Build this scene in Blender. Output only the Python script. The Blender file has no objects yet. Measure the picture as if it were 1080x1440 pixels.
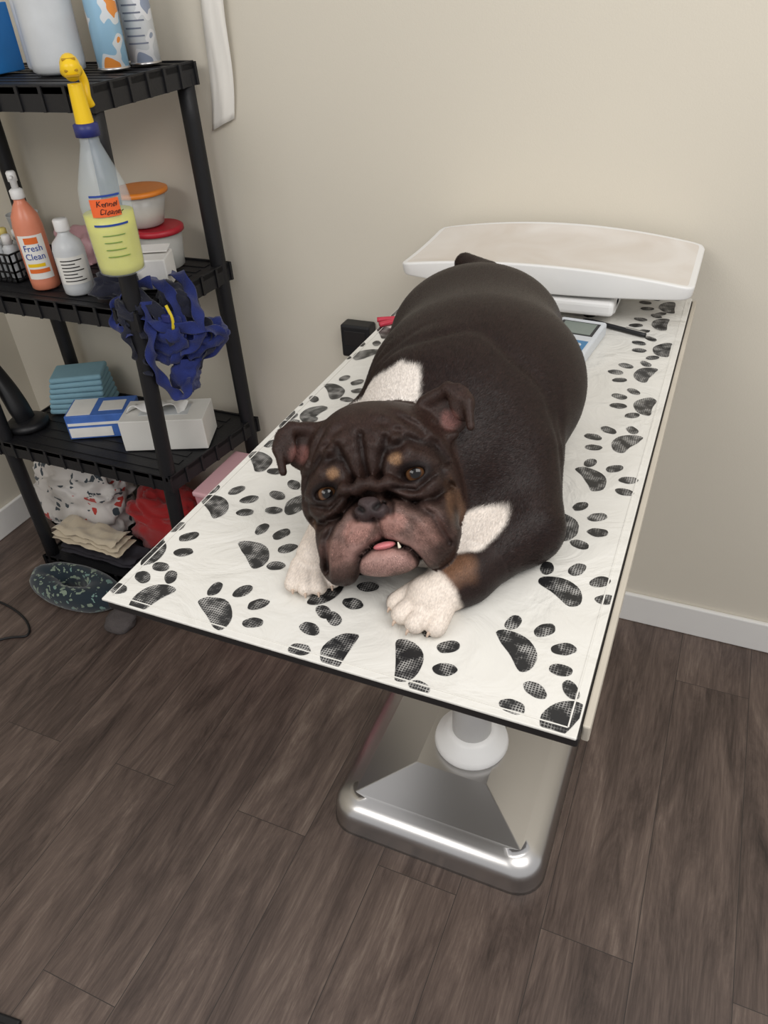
import bpy, bmesh, math, random
import numpy as np
from mathutils import Vector, Matrix, noise
random.seed(4); rng=np.random.RandomState(4)
scene=bpy.context.scene
COL=scene.collection

# ---------------------------------------------------------------- materials
def lin(c):
    return tuple((x/255/12.92 if x/255<=.04045 else ((x/255+.055)/1.055)**2.4) for x in c)
def newmat(name):
    m=bpy.data.materials.new(name); m.use_nodes=True
    nt=m.node_tree; b=nt.nodes["Principled BSDF"]
    return m,nt,b
def N(nt,t,**kw):
    n=nt.nodes.new(t)
    for k,v in kw.items(): setattr(n,k,v)
    return n
def mat(name,rgb,rough=.5,metal=0,var=.12,scale=20,bump=.0,bscale=120,trans=0,alpha=1,sheen=0,coat=0,ior=1.45,sss=0):
    m,nt,b=newmat(name); c=lin(rgb)
    tc=N(nt,'ShaderNodeTexCoord'); nz=N(nt,'ShaderNodeTexNoise'); nz.inputs['Scale'].default_value=scale; nz.inputs['Detail'].default_value=4
    nt.links.new(tc.outputs['Object'],nz.inputs['Vector'])
    mx=N(nt,'ShaderNodeMix',data_type='RGBA')
    mx.inputs[6].default_value=(*[x*(1-var) for x in c],1); mx.inputs[7].default_value=(*[min(1,x*(1+var)) for x in c],1)
    nt.links.new(nz.outputs['Fac'],mx.inputs[0]); nt.links.new(mx.outputs[2],b.inputs['Base Color'])
    b.inputs['Roughness'].default_value=rough; b.inputs['Metallic'].default_value=metal
    b.inputs['Transmission Weight'].default_value=trans; b.inputs['Alpha'].default_value=alpha
    b.inputs['Sheen Weight'].default_value=sheen; b.inputs['Coat Weight'].default_value=coat; b.inputs['IOR'].default_value=ior
    if sss: b.inputs['Subsurface Weight'].default_value=sss; b.inputs['Subsurface Scale'].default_value=.01
    if bump:
        n2=N(nt,'ShaderNodeTexNoise'); n2.inputs['Scale'].default_value=bscale; n2.inputs['Detail'].default_value=3
        nt.links.new(tc.outputs['Object'],n2.inputs['Vector'])
        bp=N(nt,'ShaderNodeBump'); bp.inputs['Strength'].default_value=bump; bp.inputs['Distance'].default_value=.003
        nt.links.new(n2.outputs['Fac'],bp.inputs['Height']); nt.links.new(bp.outputs[0],b.inputs['Normal'])
    return m

# ---------------------------------------------------------------- object helpers
def finish(o,parent=None,label=None,cat=None,name=None):
    COL.objects.link(o)
    if parent: o.parent=parent
    if label: o["label"]=label
    if cat: o["category"]=cat
    return o
def mobj(name,verts,faces,m,parent=None,smooth=True,label=None,cat=None,loc=(0,0,0),rot=(0,0,0)):
    me=bpy.data.meshes.new(name); me.from_pydata([tuple(v) for v in verts],[],[tuple(f) for f in faces]); me.update()
    if smooth: me.polygons.foreach_set('use_smooth',[True]*len(me.polygons))
    for mm in (m if isinstance(m,list) else [m]): me.materials.append(mm)
    o=bpy.data.objects.new(name,me); o.location=loc; o.rotation_euler=rot
    return finish(o,parent,label,cat)
def thing(name,label,cat,loc=(0,0,0),rz=0,group=None,rot=None):
    e=bpy.data.objects.new(name,None); e.empty_display_size=.05; e.location=loc; e.rotation_euler=rot or (0,0,rz)
    COL.objects.link(e); e["label"]=label; e["category"]=cat
    if group: e["group"]=group
    return e
def bm_obj(name,bm,m,parent=None,smooth=False,label=None,cat=None,loc=(0,0,0),rot=(0,0,0)):
    me=bpy.data.meshes.new(name); bm.normal_update(); bm.to_mesh(me); bm.free()
    if smooth: me.polygons.foreach_set('use_smooth',[True]*len(me.polygons))
    me.materials.append(m)
    o=bpy.data.objects.new(name,me); o.location=loc; o.rotation_euler=rot
    return finish(o,parent,label,cat)
def add_box(bm,lo,hi,bev=0,seg=2,mtx=None):
    r=bmesh.ops.create_cube(bm,size=1)
    vs=r['verts']
    for v in vs:
        v.co=Vector([lo[i]+(v.co[i]+.5)*(hi[i]-lo[i]) for i in range(3)])
    if mtx: 
        for v in vs: v.co=mtx@v.co
    if bev:
        es=set(); 
        for v in vs: es.update(v.link_edges)
        bmesh.ops.bevel(bm,geom=list(es),offset=bev,segments=seg,affect='EDGES',profile=.5)
def box(name,lo,hi,m,parent=None,bev=.002,seg=2,label=None,cat=None,loc=(0,0,0),rot=(0,0,0),smooth=False):
    bm=bmesh.new(); add_box(bm,lo,hi,bev,seg)
    return bm_obj(name,bm,m,parent,smooth,label,cat,loc,rot)
def lathe(name,prof,m,parent=None,seg=40,loc=(0,0,0),rot=(0,0,0),label=None,cat=None,sx=1,sy=1,closed=True):
    verts=[];faces=[]
    n=len(prof)
    for (r,z) in prof:
        for i in range(seg):
            a=2*math.pi*i/seg; verts.append((r*math.cos(a)*sx,r*math.sin(a)*sy,z))
    for j in range(n-1):
        for i in range(seg):
            a=j*seg+i;b=j*seg+(i+1)%seg
            faces.append((a,b,b+seg,a+seg))
    if closed:
        faces.append(tuple(range(seg))[::-1]); faces.append(tuple(range((n-1)*seg,n*seg)))
    o=mobj(name,verts,faces,m,parent,True,label,cat,loc,rot)
    return o
def catmull(pts,n=6):
    P=[Vector(p) for p in pts]; P=[P[0]*2-P[1]]+P+[P[-1]*2-P[-2]]
    out=[]
    for i in range(1,len(P)-2):
        for k in range(n):
            t=k/n; a,b,c,d=P[i-1],P[i],P[i+1],P[i+2]
            out.append(.5*((2*b)+(c-a)*t+(2*a-5*b+4*c-d)*t*t+(3*b-a-3*c+d)*t**3))
    out.append(P[-2]); return out
def sweep_data(pts,w,t,seg=10,up=(0,0,1),n=6,taper=None,twist=0):
    C=catmull(pts,n); verts=[];faces=[]; U0=Vector(up)
    for i,c in enumerate(C):
        T=(C[min(i+1,len(C)-1)]-C[max(i-1,0)]).normalized()
        S=T.cross(U0); 
        if S.length<1e-3: S=T.cross(Vector((1,0,.01)))
        S.normalize(); V=S.cross(T).normalized()
        if twist:
            ta=twist*math.sin(i*.35); S,V=S*math.cos(ta)+V*math.sin(ta),V*math.cos(ta)-S*math.sin(ta)
        k=taper(i/(len(C)-1)) if taper else 1
        for j in range(seg):
            a=2*math.pi*j/seg
            verts.append(c+S*(w*k*math.cos(a))+V*(t*k*math.sin(a)))
    for i in range(len(C)-1):
        for j in range(seg):
            a=i*seg+j;b=i*seg+(j+1)%seg
            faces.append((a,b,b+seg,a+seg))
    faces.append(tuple(range(seg))[::-1]); faces.append(tuple(range((len(C)-1)*seg,len(C)*seg)))
    return verts,faces
def sweep(name,pts,w,t,m,parent=None,label=None,cat=None,**kw):
    v,f=sweep_data(pts,w,t,**kw)
    return mobj(name,v,f,m,parent,True,label,cat)
def text(name,body,size,m,parent,r=None,z=0,ang0=0,depth=.0004,y=None,align='CENTER',shear=0,rotk=0,jit=0):
    cu=bpy.data.curves.new(name,'FONT'); cu.body=body; cu.size=size; cu.align_x=align; cu.extrude=depth; cu.shear=shear
    cu.resolution_u=3
    to=bpy.data.objects.new(name+"_src",cu); COL.objects.link(to)
    dg=bpy.context.evaluated_depsgraph_get(); dg.update()
    me=bpy.data.meshes.new_from_object(to.evaluated_get(dg)); me.name=name
    bpy.data.objects.remove(to)
    for v in me.vertices:
        x,yy,zz=v.co
        yy+=rotk*x+jit*math.sin(x*420+yy*90); x+=jit*math.sin(yy*500)
        if r: a=ang0+x/r; rr=r+zz; v.co=(rr*math.sin(a),-rr*math.cos(a),z+yy)
        else: v.co=(x+ang0,(y or 0)-zz,z+yy)
    me.materials.clear(); me.materials.append(m)
    o=bpy.data.objects.new(name,me); return finish(o,parent)
def cyl_patch(name,r,a0,a1,z0,z1,m,parent,seg=16,sx=1):
    v=[];f=[]
    for i in range(seg+1):
        a=a0+(a1-a0)*i/seg
        v+= [(r*math.sin(a),-r*math.cos(a)*sx,z0),(r*math.sin(a),-r*math.cos(a)*sx,z1)]
    for i in range(seg): f.append((2*i,2*i+2,2*i+3,2*i+1))
    return mobj(name,v,f,m,parent)
def ico(name,c,r,m,parent=None,sub=3,**kw):
    bm=bmesh.new(); bmesh.ops.create_icosphere(bm,subdivisions=sub,radius=1)
    for v in bm.verts: v.co=Vector((v.co.x*r[0],v.co.y*r[1],v.co.z*r[2]))
    return bm_obj(name,bm,m,parent,True,loc=c,**kw)
def cloth(name,c,r,m,label,cat,amp=.25,fr=6,seed=0,sub=5,rz=0,parent=None,floor=.45,rot=None):
    bm=bmesh.new(); bmesh.ops.create_icosphere(bm,subdivisions=sub,radius=1)
    for v in bm.verts:
        p=v.co.copy()
        p=Vector([math.copysign(abs(x)**.75,x) for x in p])
        q=Vector((p.x*r[0],p.y*r[1],p.z*r[2]))
        w=Vector((q.x*fr*.7+seed*7.1,q.y*fr*1.3+seed,q.z*fr*1.6))
        n1=noise.noise(w)
        rid=1-abs(noise.noise(w*1.6+Vector((seed,3,seed))))*3
        rid2=1-abs(noise.noise(w*3.1+Vector((3,seed,1))))*3
        k=1+amp*.8*n1+amp*.35*rid+amp*.14*rid2
        q=q*k
        q.z=max(q.z,-r[2]*floor)
        v.co=q
    o=bm_obj(name,bm,m,parent,True,label,cat,loc=(c[0],c[1],c[2]+r[2]*floor),rot=rot or (0,0,rz))
    return o

# ---------------------------------------------------------------- camera
ex=np.array([.9186,.1942,-.3442]);ey=np.array([.3915,-.566,.7255]);dn=np.array([.0539,.8012,.596])
right=Vector((ex[0],ey[0],-dn[0]));down=Vector((ex[1],ey[1],-dn[1]));fwd=Vector((ex[2],ey[2],-dn[2]))
M=Matrix.Identity(4)
for i in range(3):
    M[i][0]=right[i];M[i][1]=-down[i];M[i][2]=-fwd[i]
M[2][3]=1.6
cam=bpy.data.cameras.new("camera");cam.lens=36*1060/1440;cam.sensor_width=36;cam.clip_start=.02
co=bpy.data.objects.new("camera",cam);co.matrix_world=M;COL.objects.link(co);scene.camera=co
scene.view_settings.view_transform='Standard'; scene.view_settings.look='None'

# ---------------------------------------------------------------- room
wallm=mat("wall_paint",(213,206,191),.75,var=.03,scale=2,bump=.12,bscale=300)
trimm=mat("trim_paint",(232,230,226),.45,var=.03,scale=8)
def floor_mat():
    m,nt,b=newmat("vinyl_planks"); L=nt.links.new
    tc=N(nt,'ShaderNodeTexCoord'); mp=N(nt,'ShaderNodeMapping'); mp.inputs['Rotation'].default_value=(0,0,math.pi/2)
    mp.inputs['Location'].default_value=(.31,.07,0)
    L(tc.outputs['Object'],mp.inputs['Vector'])
    br=N(nt,'ShaderNodeTexBrick'); br.offset=.37; br.offset_frequency=2
    br.inputs['Scale'].default_value=1; br.inputs['Brick Width'].default_value=1.2; br.inputs['Row Height'].default_value=.18
    br.inputs['Mortar Size'].default_value=.0009; br.inputs['Mortar Smooth'].default_value=.4
    br.inputs['Color1'].default_value=(0,0,0,1);br.inputs['Color2'].default_value=(1,1,1,1);br.inputs['Mortar'].default_value=(.5,.5,.5,1)
    L(mp.outputs[0],br.inputs['Vector'])
    ad=N(nt,'ShaderNodeVectorMath',operation='MULTIPLY_ADD'); L(br.outputs['Color'],ad.inputs[0]); ad.inputs[1].default_value=(7,3,5); L(tc.outputs['Object'],ad.inputs[2])
    st=N(nt,'ShaderNodeMapping'); st.inputs['Scale'].default_value=(13,2.0,1); L(ad.outputs[0],st.inputs['Vector'])
    n1=N(nt,'ShaderNodeTexNoise'); n1.inputs['Scale'].default_value=1.4;n1.inputs['Detail'].default_value=13;n1.inputs['Roughness'].default_value=.72;n1.inputs['Distortion'].default_value=.7
    L(st.outputs[0],n1.inputs['Vector'])
    st2=N(nt,'ShaderNodeMapping'); st2.inputs['Scale'].default_value=(160,7,1); L(ad.outputs[0],st2.inputs['Vector'])
    n2=N(nt,'ShaderNodeTexNoise'); n2.inputs['Scale'].default_value=1.6;n2.inputs['Detail'].default_value=7;n2.inputs['Roughness'].default_value=.65; L(st2.outputs[0],n2.inputs['Vector'])
    cr=N(nt,'ShaderNodeValToRGB'); e=cr.color_ramp.elements
    e[0].position=.30;e[0].color=(*lin((46,36,32)),1); e[1].position=.80;e[1].color=(*lin((142,127,115)),1)
    x=cr.color_ramp.elements.new(.45);x.color=(*lin((77,64,58)),1); x=cr.color_ramp.elements.new(.6);x.color=(*lin((102,87,79)),1)
    mixf=N(nt,'ShaderNodeMath',operation='MULTIPLY_ADD'); L(n2.outputs['Fac'],mixf.inputs[0]); mixf.inputs[1].default_value=.36; 
    sub=N(nt,'ShaderNodeMath',operation='MULTIPLY_ADD'); L(n1.outputs['Fac'],sub.inputs[0]); sub.inputs[1].default_value=.95; sub.inputs[2].default_value=-.18
    L(sub.outputs[0],mixf.inputs[2])
    pv=N(nt,'ShaderNodeMath',operation='MULTIPLY_ADD'); L(br.outputs['Color'],pv.inputs[0]); pv.inputs[1].default_value=.07; L(mixf.outputs[0],pv.inputs[2])
    L(pv.outputs[0],cr.inputs[0])
    mx=N(nt,'ShaderNodeMix',data_type='RGBA'); L(br.outputs['Fac'],mx.inputs[0]); L(cr.outputs[0],mx.inputs[6]); mx.inputs[7].default_value=(.025,.02,.018,1)
    L(mx.outputs[2],b.inputs['Base Color']); b.inputs['Roughness'].default_value=.42
    bp=N(nt,'ShaderNodeBump');bp.inputs['Strength'].default_value=.2;bp.inputs['Distance'].default_value=.002
    L(mixf.outputs[0],bp.inputs['Height']);L(bp.outputs[0],b.inputs['Normal'])
    return m
fl=box("floor",(-2.16,-1.6,-.05),(2.2,1.78,0),floor_mat(),bev=0)
wb=box("wall_back",(-2.26,1.706,0),(2.2,1.80,2.6),wallm,bev=0)
wl=box("wall_left",(-2.26,-1.6,0),(-2.16,1.706,2.6),wallm,bev=0)
bb=box("baseboard_back",(-2.146,1.692,0),(2.2,1.706,.1),trimm,bev=.004)
bl=box("baseboard_left",(-2.16,-1.6,0),(-2.146,1.706,.1),trimm,bev=.004)
for o in (fl,wb,wl,bb,bl): o["kind"]="structure"

# ---------------------------------------------------------------- table
steel=mat("satin_steel",(196,194,192),.28,metal=1,var=.05,scale=6)
darkedge=mat("dark_table_frame",(50,48,48),.4,metal=.5)
under=mat("grey_underside",(140,138,134),.5)
cream=mat("cream_edge",(188,180,166),.5)
whitepl=mat("white_plastic",(226,225,223),.35,var=.03)
TX0,TX1,TY0,TY1=-.597,-.036,.46,1.60
tb=thing("lift_table","stainless steel lift table with white column and rounded base","table",(-.316,1.03,0))
def L2(x,y,z): return (x+.316,y-1.03,z)
box("tabletop",L2(TX0+.003,TY0+.003,.984),L2(TX1+.002,TY1,.998),darkedge,tb,.003)
box("side_trim",L2(TX1+.002,TY0+.02,.976),L2(TX1+.010,TY1,.998),cream,tb,.002)
box("frame_rail",L2(TX0+.03,TY0+.03,.970),L2(TX1-.03,TY1-.03,.984),under,tb,.002)
lathe("column",[(.045,.12),(.045,.55),(.05,.56),(.05,.970)],whitepl,tb,loc=(-.0,.03,0))
lathe("column_collar",[(.05,.105),(.082,.105),(.086,.115),(.082,.13),(.066,.137),(.06,.15),(.05,.155),(.046,.156)],whitepl,tb,loc=(0,.03,0))
def base_mesh():
    X0,X1,Y0,Y1=-.575+.316,-.09+.316,.80-1.03,1.30-1.03
    verts=[];faces=[];rings=[];flat=[]
    prof=[(-.003,.0),(0,.006),(0,.040),(.003,.053),(.009,.063),(.018,.071),(.030,.077),(.046,.081),(.052,.083),(.16,.106)]
    seg=10
    for ins,z in prof:
        R=max(.062-ins*.4,.006) if ins<.05 else .004; ring=[]
        x0,x1,y0,y1=X0+ins,X1-ins,Y0+ins,Y1-ins
        for cx,cy,a0 in ((x1-R,y1-R,0),(x0+R,y1-R,90),(x0+R,y0+R,180),(x1-R,y0+R,270)):
            for k in range(seg+1):
                a=math.radians(a0+90*k/seg); ring.append((cx+R*math.cos(a),cy+R*math.sin(a),z))
        rings.append(ring)
    n=len(rings[0])
    for r in rings: verts+=r
    for j in range(len(rings)-1):
        for i in range(n): faces.append((j*n+i,j*n+(i+1)%n,(j+1)*n+(i+1)%n,(j+1)*n+i)); flat.append(j>=8)
    faces.append(tuple(range((len(rings)-1)*n,len(rings)*n))); faces.append(tuple(range(n))[::-1]); flat+=[True,True]
    return verts,faces,flat
v,f,flat=base_mesh(); o=mobj("base",v,f,steel,tb); o.data.polygons.foreach_set('use_smooth',[not x for x in flat])

# table cover with paw prints
def cover_mats():
    m,nt,b=newmat("white_vinyl"); L=nt.links.new
    tc=N(nt,'ShaderNodeTexCoord'); n=N(nt,'ShaderNodeTexNoise'); n.inputs['Scale'].default_value=7;n.inputs['Detail'].default_value=5; L(tc.outputs['Object'],n.inputs[0])
    cr=N(nt,'ShaderNodeValToRGB'); cr.color_ramp.elements[0].color=(*lin((212,209,201)),1);cr.color_ramp.elements[1].color=(*lin((226,224,218)),1); L(n.outputs['Fac'],cr.inputs[0])
    L(cr.outputs[0],b.inputs['Base Color']); b.inputs['Roughness'].default_value=.3
    n2=N(nt,'ShaderNodeTexNoise'); n2.inputs['Scale'].default_value=11;n2.inputs['Detail'].default_value=4;n2.inputs['Distortion'].default_value=1.5; L(tc.outputs['Object'],n2.inputs[0])
    bp=N(nt,'ShaderNodeBump');bp.inputs['Strength'].default_value=.8;bp.inputs['Distance'].default_value=.008;L(n2.outputs['Fac'],bp.inputs['Height']);L(bp.outputs[0],b.inputs['Normal'])
    p,nt,b=newmat("paw_print_ink"); L=nt.links.new
    tc=N(nt,'ShaderNodeTexCoord'); ds=N(nt,'ShaderNodeTexNoise'); ds.inputs['Scale'].default_value=30; L(tc.outputs['Object'],ds.inputs[0])
    vm=N(nt,'ShaderNodeVectorMath',operation='MULTIPLY_ADD'); L(ds.outputs['Color'],vm.inputs[0]); vm.inputs[1].default_value=(.006,.006,0); L(tc.outputs['Object'],vm.inputs[2])
    vals=[]
    for d in ('X','Y'):
        w=N(nt,'ShaderNodeTexWave',wave_type='BANDS',bands_direction=d); w.inputs['Scale'].default_value=105; L(vm.outputs[0],w.inputs['Vector'])
        vals.append(w)
    mxx=N(nt,'ShaderNodeMath',operation='MAXIMUM'); L(vals[0].outputs['Fac'],mxx.inputs[0]);L(vals[1].outputs['Fac'],mxx.inputs[1])
    n3=N(nt,'ShaderNodeTexNoise'); n3.inputs['Scale'].default_value=70; L(tc.outputs['Object'],n3.inputs[0])
    ad=N(nt,'ShaderNodeMath',operation='MULTIPLY'); L(mxx.outputs[0],ad.inputs[0]);L(n3.outputs['Fac'],ad.inputs[1])
    cr=N(nt,'ShaderNodeValToRGB'); cr.color_ramp.elements[0].position=.40;cr.color_ramp.elements[0].color=(.013,.013,.014,1)
    cr.color_ramp.elements[1].position=.62;cr.color_ramp.elements[1].color=(.40,.39,.37,1); L(ad.outputs[0],cr.inputs[0])
    L(cr.outputs[0],b.inputs['Base Color']); b.inputs['Roughness'].default_value=.35
    return m,p
vin,ink=cover_mats()
prints=[(-.595,.557,-.562,.583),(-.573,.666,-.546,.697),(-.466,.594,-.449,.623),(-.453,.488,-.430,.514),(-.541,.481,-.577,.490),(-.294,.482,-.332,.488),(-.221,.496,-.191,.512),(-.116,.550,-.083,.573),(-.053,.476,-.091,.485),(-.093,.656,-.069,.685),(-.116,.774,-.084,.791),(-.103,.892,-.072,.908),(-.074,.999,-.118,1.013),(-.062,1.120,-.101,1.127),(-.078,1.231,-.120,1.236),(-.061,1.336,-.105,1.342),(-.078,1.450,-.123,1.444),(-.075,1.538,-.115,1.54),
(-.571,.784,-.55,.81),(-.561,.937,-.59,.945),(-.562,1.018,-.53,1.05),(-.569,1.168,-.595,1.19),(-.589,1.373,-.55,1.39),(-.459,.709,-.49,.73),(-.350,.567,-.315,.572),(-.576,.88,-.545,.90),(-.575,1.27,-.54,1.30),(-.57,1.50,-.54,1.52),(-.48,1.32,-.45,1.34),(-.42,1.46,-.38,1.48)]
cv=[];cf=[];cmi=[]
bm=bmesh.new(); add_box(bm,(TX0,TY0,.9985),(TX1,TY1,1.0022),.0012,2)
for (a,b_) in (((TX0+.010,TY0+.009),(TX1-.010,TY0+.0105)),((TX0+.009,TY0+.010),(TX0+.0105,TY1-.01)),((TX1-.0105,TY0+.010),(TX1-.009,TY1-.01))):
    add_box(bm,(a[0],a[1],1.0018),(b_[0],b_[1],1.0030),0)
bm.verts.ensure_lookup_table()
for v in bm.verts: cv.append(tuple(v.co))
for f in bm.faces: cf.append([v.index for v in f.verts]);cmi.append(0)
bm.free()
zoff=[0]
def blob(cx,cy,ra,rb,ang,seed,bean=0):
    base=len(cv); n=28; ids=[]; zoff[0]+=1
    for i in range(n):
        a=2*math.pi*i/n
        k=1+.12*noise.noise(Vector((math.cos(a)*1.4+seed*3.3,math.sin(a)*1.4,seed)))
        ca,sa=math.cos(a),math.sin(a)
        if bean: ca=math.copysign(abs(ca)**.8,ca)
        x=ra*ca*k; y=rb*sa*k
        if bean: x += bean*(.4-(y/rb)**2)
        X=cx+x*math.cos(ang)-y*math.sin(ang); Y=cy+x*math.sin(ang)+y*math.cos(ang)
        cv.append((min(max(X,TX0+.002),TX1-.002),min(max(Y,TY0+.002),TY1-.002),1.0026+zoff[0]*2e-6)); ids.append(base+i)
    cf.append(ids);cmi.append(1)
for i,(px,py,tx,ty) in enumerate(prints):
    ang=math.atan2(ty-py,tx-px); sgn=1 if i%2 else -1
    c,s=math.cos(ang),math.sin(ang); K=.90
    blob(px,py,.0165*K,.0335*K,ang+.12*sgn,i,bean=.009)
    for a,p,ea,eb in ((.010,.043,.0135,.0088),(.042,.021,.0145,.0095),(.052,-.013,.0145,.0095),(.036,-.042,.0135,.0088)):
        a*=K;p*=K*sgn
        blob(px+a*c-p*s,py+a*s+p*c,ea*K,eb*K,ang+math.atan2(p,a+.02)*.8,i*5+a*100)
o=mobj("table_cover",cv,cf,[vin,ink],None,False,"white vinyl table cover with black paw prints on the lift table","table cover")
o.data.polygons.foreach_set('material_index',cmi)

# ---------------------------------------------------------------- scale
sc=thing("pet_scale","white plastic pet scale with curved weighing tray on the table","scale",(-.315,1.54,1.0022))
def traymat():
    m,nt,b=newmat("worn_beige_deck");L=nt.links.new
    tc=N(nt,'ShaderNodeTexCoord');n=N(nt,'ShaderNodeTexNoise');n.inputs['Scale'].default_value=7;n.inputs['Detail'].default_value=5;n.inputs['Distortion'].default_value=1;L(tc.outputs['Object'],n.inputs[0])
    cr=N(nt,'ShaderNodeValToRGB');e=cr.color_ramp.elements;e[0].position=.3;e[0].color=(*lin((206,197,187)),1);e[1].position=.72;e[1].color=(*lin((218,213,207)),1);L(n.outputs['Fac'],cr.inputs[0]);L(cr.outputs[0],b.inputs['Base Color']);b.inputs['Roughness'].default_value=.4
    return m
def tray():
    nu,nv=48,24; V=[];F=[];MI=[]
    def pos(u,v):
        a=2*u-1; b=2*v-1
        x=.284*a; y=.002+.130*b
        cx=max(0,abs(a)-.93)/.07; cy=max(0,abs(b)-.84)/.16
        if cx>0 and cy>0:
            L_=math.hypot(cx,cy); M_=max(cx,cy); s=M_/L_
            x=math.copysign(.284*(.93+.07*cx*s),a); y=.002+math.copysign(.130*(.84+.16*cy*s),b)
        arch=1-a*a
        if b<0: y-=.010*arch*abs(b)
        else: y+=.010*arch*abs(b)
        rim=max(0,(abs(b)-.72)/.28)
        zt=.086+.018*arch*(.55+.45*abs(b)**2)+.006*arch*min(1,rim*1.5)-.004*(1-b*b)
        return x,y,zt
    def top(u,v): return pos(u,v)
    def bot(u,v):
        x,y,z=pos(u,v); a=2*u-1
        return x*.99,(y-.002)*.97+.002,.063-.009*(1-a*a)
    for g in (top,bot):
        for j in range(nv+1):
            for i in range(nu+1): V.append(g(i/nu,j/nv))
    n=(nu+1)*(nv+1); idx=lambda i,j:j*(nu+1)+i
    for j in range(nv):
        for i in range(nu):
            F.append((idx(i,j),idx(i+1,j),idx(i+1,j+1),idx(i,j+1))); MI.append(1 if (1<=j<nv-1 and 0<i<nu-1) else 0)
            F.append((n+idx(i,j),n+idx(i,j+1),n+idx(i+1,j+1),n+idx(i+1,j))); MI.append(0)
    for i in range(nu):
        F.append((idx(i,0),n+idx(i,0),n+idx(i+1,0),idx(i+1,0)));F.append((idx(i,nv),idx(i+1,nv),n+idx(i+1,nv),n+idx(i,nv)));MI+=[0,0]
    for j in range(nv):
        F.append((idx(0,j),idx(0,j+1),n+idx(0,j+1),n+idx(0,j)));F.append((idx(nu,j),n+idx(nu,j),n+idx(nu,j+1),idx(nu,j+1)));MI+=[0,0]
    return V,F,MI
v,f,mi=tray(); o=mobj("weighing_tray",v,f,[whitepl,traymat()],sc); o.data.polygons.foreach_set('material_index',mi)
bvm=o.modifiers.new("b",'BEVEL');bvm.width=.004;bvm.segments=3;bvm.limit_method='ANGLE';bvm.angle_limit=.9
box("scale_body",(-.10,-.10,.012),(.15,.05,.056),whitepl,sc,.006,3)
box("scale_platform",(-.06,-.135,.02),(.15,-.06,.048),whitepl,sc,.008,3)
lcd=mat("lcd_screen",(120,130,122),.15); bluep=mat("blue_plastic",(60,120,165),.4); greyp=mat("light_grey_plastic",(200,204,208),.4); blk=mat("black_plastic",(26,26,28),.42)
for x in (-.08,.1):
    for y in (-.08,.03): lathe("foot",[(.012,0),(.012,.013)],blk,sc,loc=(x,y,0),seg=16)
du=thing("scale_display","small grey digital scale readout with LCD lying on the table cover","scale display",(-.218,1.300,1.0027),rz=-.10)
box("housing",(-.043,-.075,0),(.043,.075,.026),greyp,du,.005,3)
box("screen",(-.030,.005,.025),(.030,.055,.0272),lcd,du,.001)
box("bezel",(-.036,0,.0245),(.036,.06,.0262),blk,du,.001)
box("button_strip",(-.036,-.06,.0245),(.036,-.02,.0264),bluep,du,.001)
for i in range(3): lathe("button",[(.006,.026),(.006,.0275),(.004,.028)],greyp,du,loc=(-.022+i*.022,-.04,0),seg=16)
pn=thing("pen","black ballpoint pen lying on the table cover","pen",(-.155,1.40,1.0075),rot=(0,math.pi/2,math.radians(-20)))
lathe("barrel",[(.001,-.07),(.0035,-.062),(.0045,-.05),(.0045,.05),(.004,.06)],blk,pn,seg=14)
box("clip",(-.0065,-.001,.02),(-.0045,.001,.058),steel,pn,0)
redc=mat("red_plastic",(190,50,70),.4)
rc=thing("nail_clipper","small red-handled nail clipper on the table cover","nail clipper",(-.575,1.315,1.0027),rz=.6)
sweep("handle",[(-.03,-.012,.006),(0,-.006,.007),(.02,0,.007)],.006,.005,redc,rc,n=4)
sweep("handle",[(-.03,.014,.006),(0,.007,.007),(.02,0,.007)],.006,.005,redc,rc,n=4)
sweep("blade",[(.02,0,.007),(.035,.003,.007),(.045,0,.007)],.006,.003,steel,rc,n=4)

# ---------------------------------------------------------------- shelving unit
shm=mat("black_resin",(24,24,27),.5,var=.2,bump=.2)
su=thing("shelving_unit","black plastic four-tier shelving unit in the room corner","shelves",(0,0,0))
YF,YB,XL,XRb=1.30,1.665,-1.88,-1.195
def xf(z): return -1.262+(z-.3)*.068
tiers=[.045,.49,.96,1.42]
for z in tiers:
    bm=bmesh.new(); xr=xf(z)
    def prism(pts,z0,z1):
        vb=[bm.verts.new((x,y,z0)) for x,y in pts]; vt=[bm.verts.new((x,y,z1)) for x,y in pts]; n=len(pts)
        bm.faces.new(vt);bm.faces.new(vb[::-1])
        for i in range(n): bm.faces.new((vb[i],vb[(i+1)%n],vt[(i+1)%n],vt[i]))
    prism([(XL,YF),(xr,YF),(XRb,YB),(XL,YB)],z-.012,z)
    def lip(a,b,h=.045,t=.006):
        a=Vector(a);b=Vector(b);d=(b-a).normalized();nn=Vector((d.y,-d.x))
        prism([tuple(a),tuple(a+nn*-t),tuple(b+nn*-t),tuple(b)][::-1],z-h,z+.004)
        L=(b-a).length; k=int(L/.06)
        for i in range(k+1):
            c=a+d*(L*i/k); 
            prism([tuple(c-d*.004),tuple(c-d*.004+nn*.004),tuple(c+d*.004+nn*.004),tuple(c+d*.004)],z-h,z+.002)
    lip((XL,YF),(xr,YF)); lip((xr,YF),(XRb,YB)); lip((XRb,YB),(XL,YB)); lip((XL,YB),(XL,YF))
    n=9
    for i in range(1,n):
        y=YF+(YB-YF)*i/n; prism([(XL+.02,y-.012),(xr-.02,y-.012),(xr-.02,y+.012),(XL+.02,y+.012)],z,z+.002)
    bmesh.ops.recalc_face_normals(bm,faces=bm.faces)
    bm_obj("shelf_board",bm,shm,su)
def post(x0,y0,x1,y1,zs):
    P=[]
    for z in zs: 
        t=(z-0)/1.42; P.append((x0+(x1-x0)*t,y0+(y1-y0)*t,z))
    v,f=sweep_data(P,.021,.021,seg=14,up=(0,1,0),n=2); mobj("post",v,f,shm,su)
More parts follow.
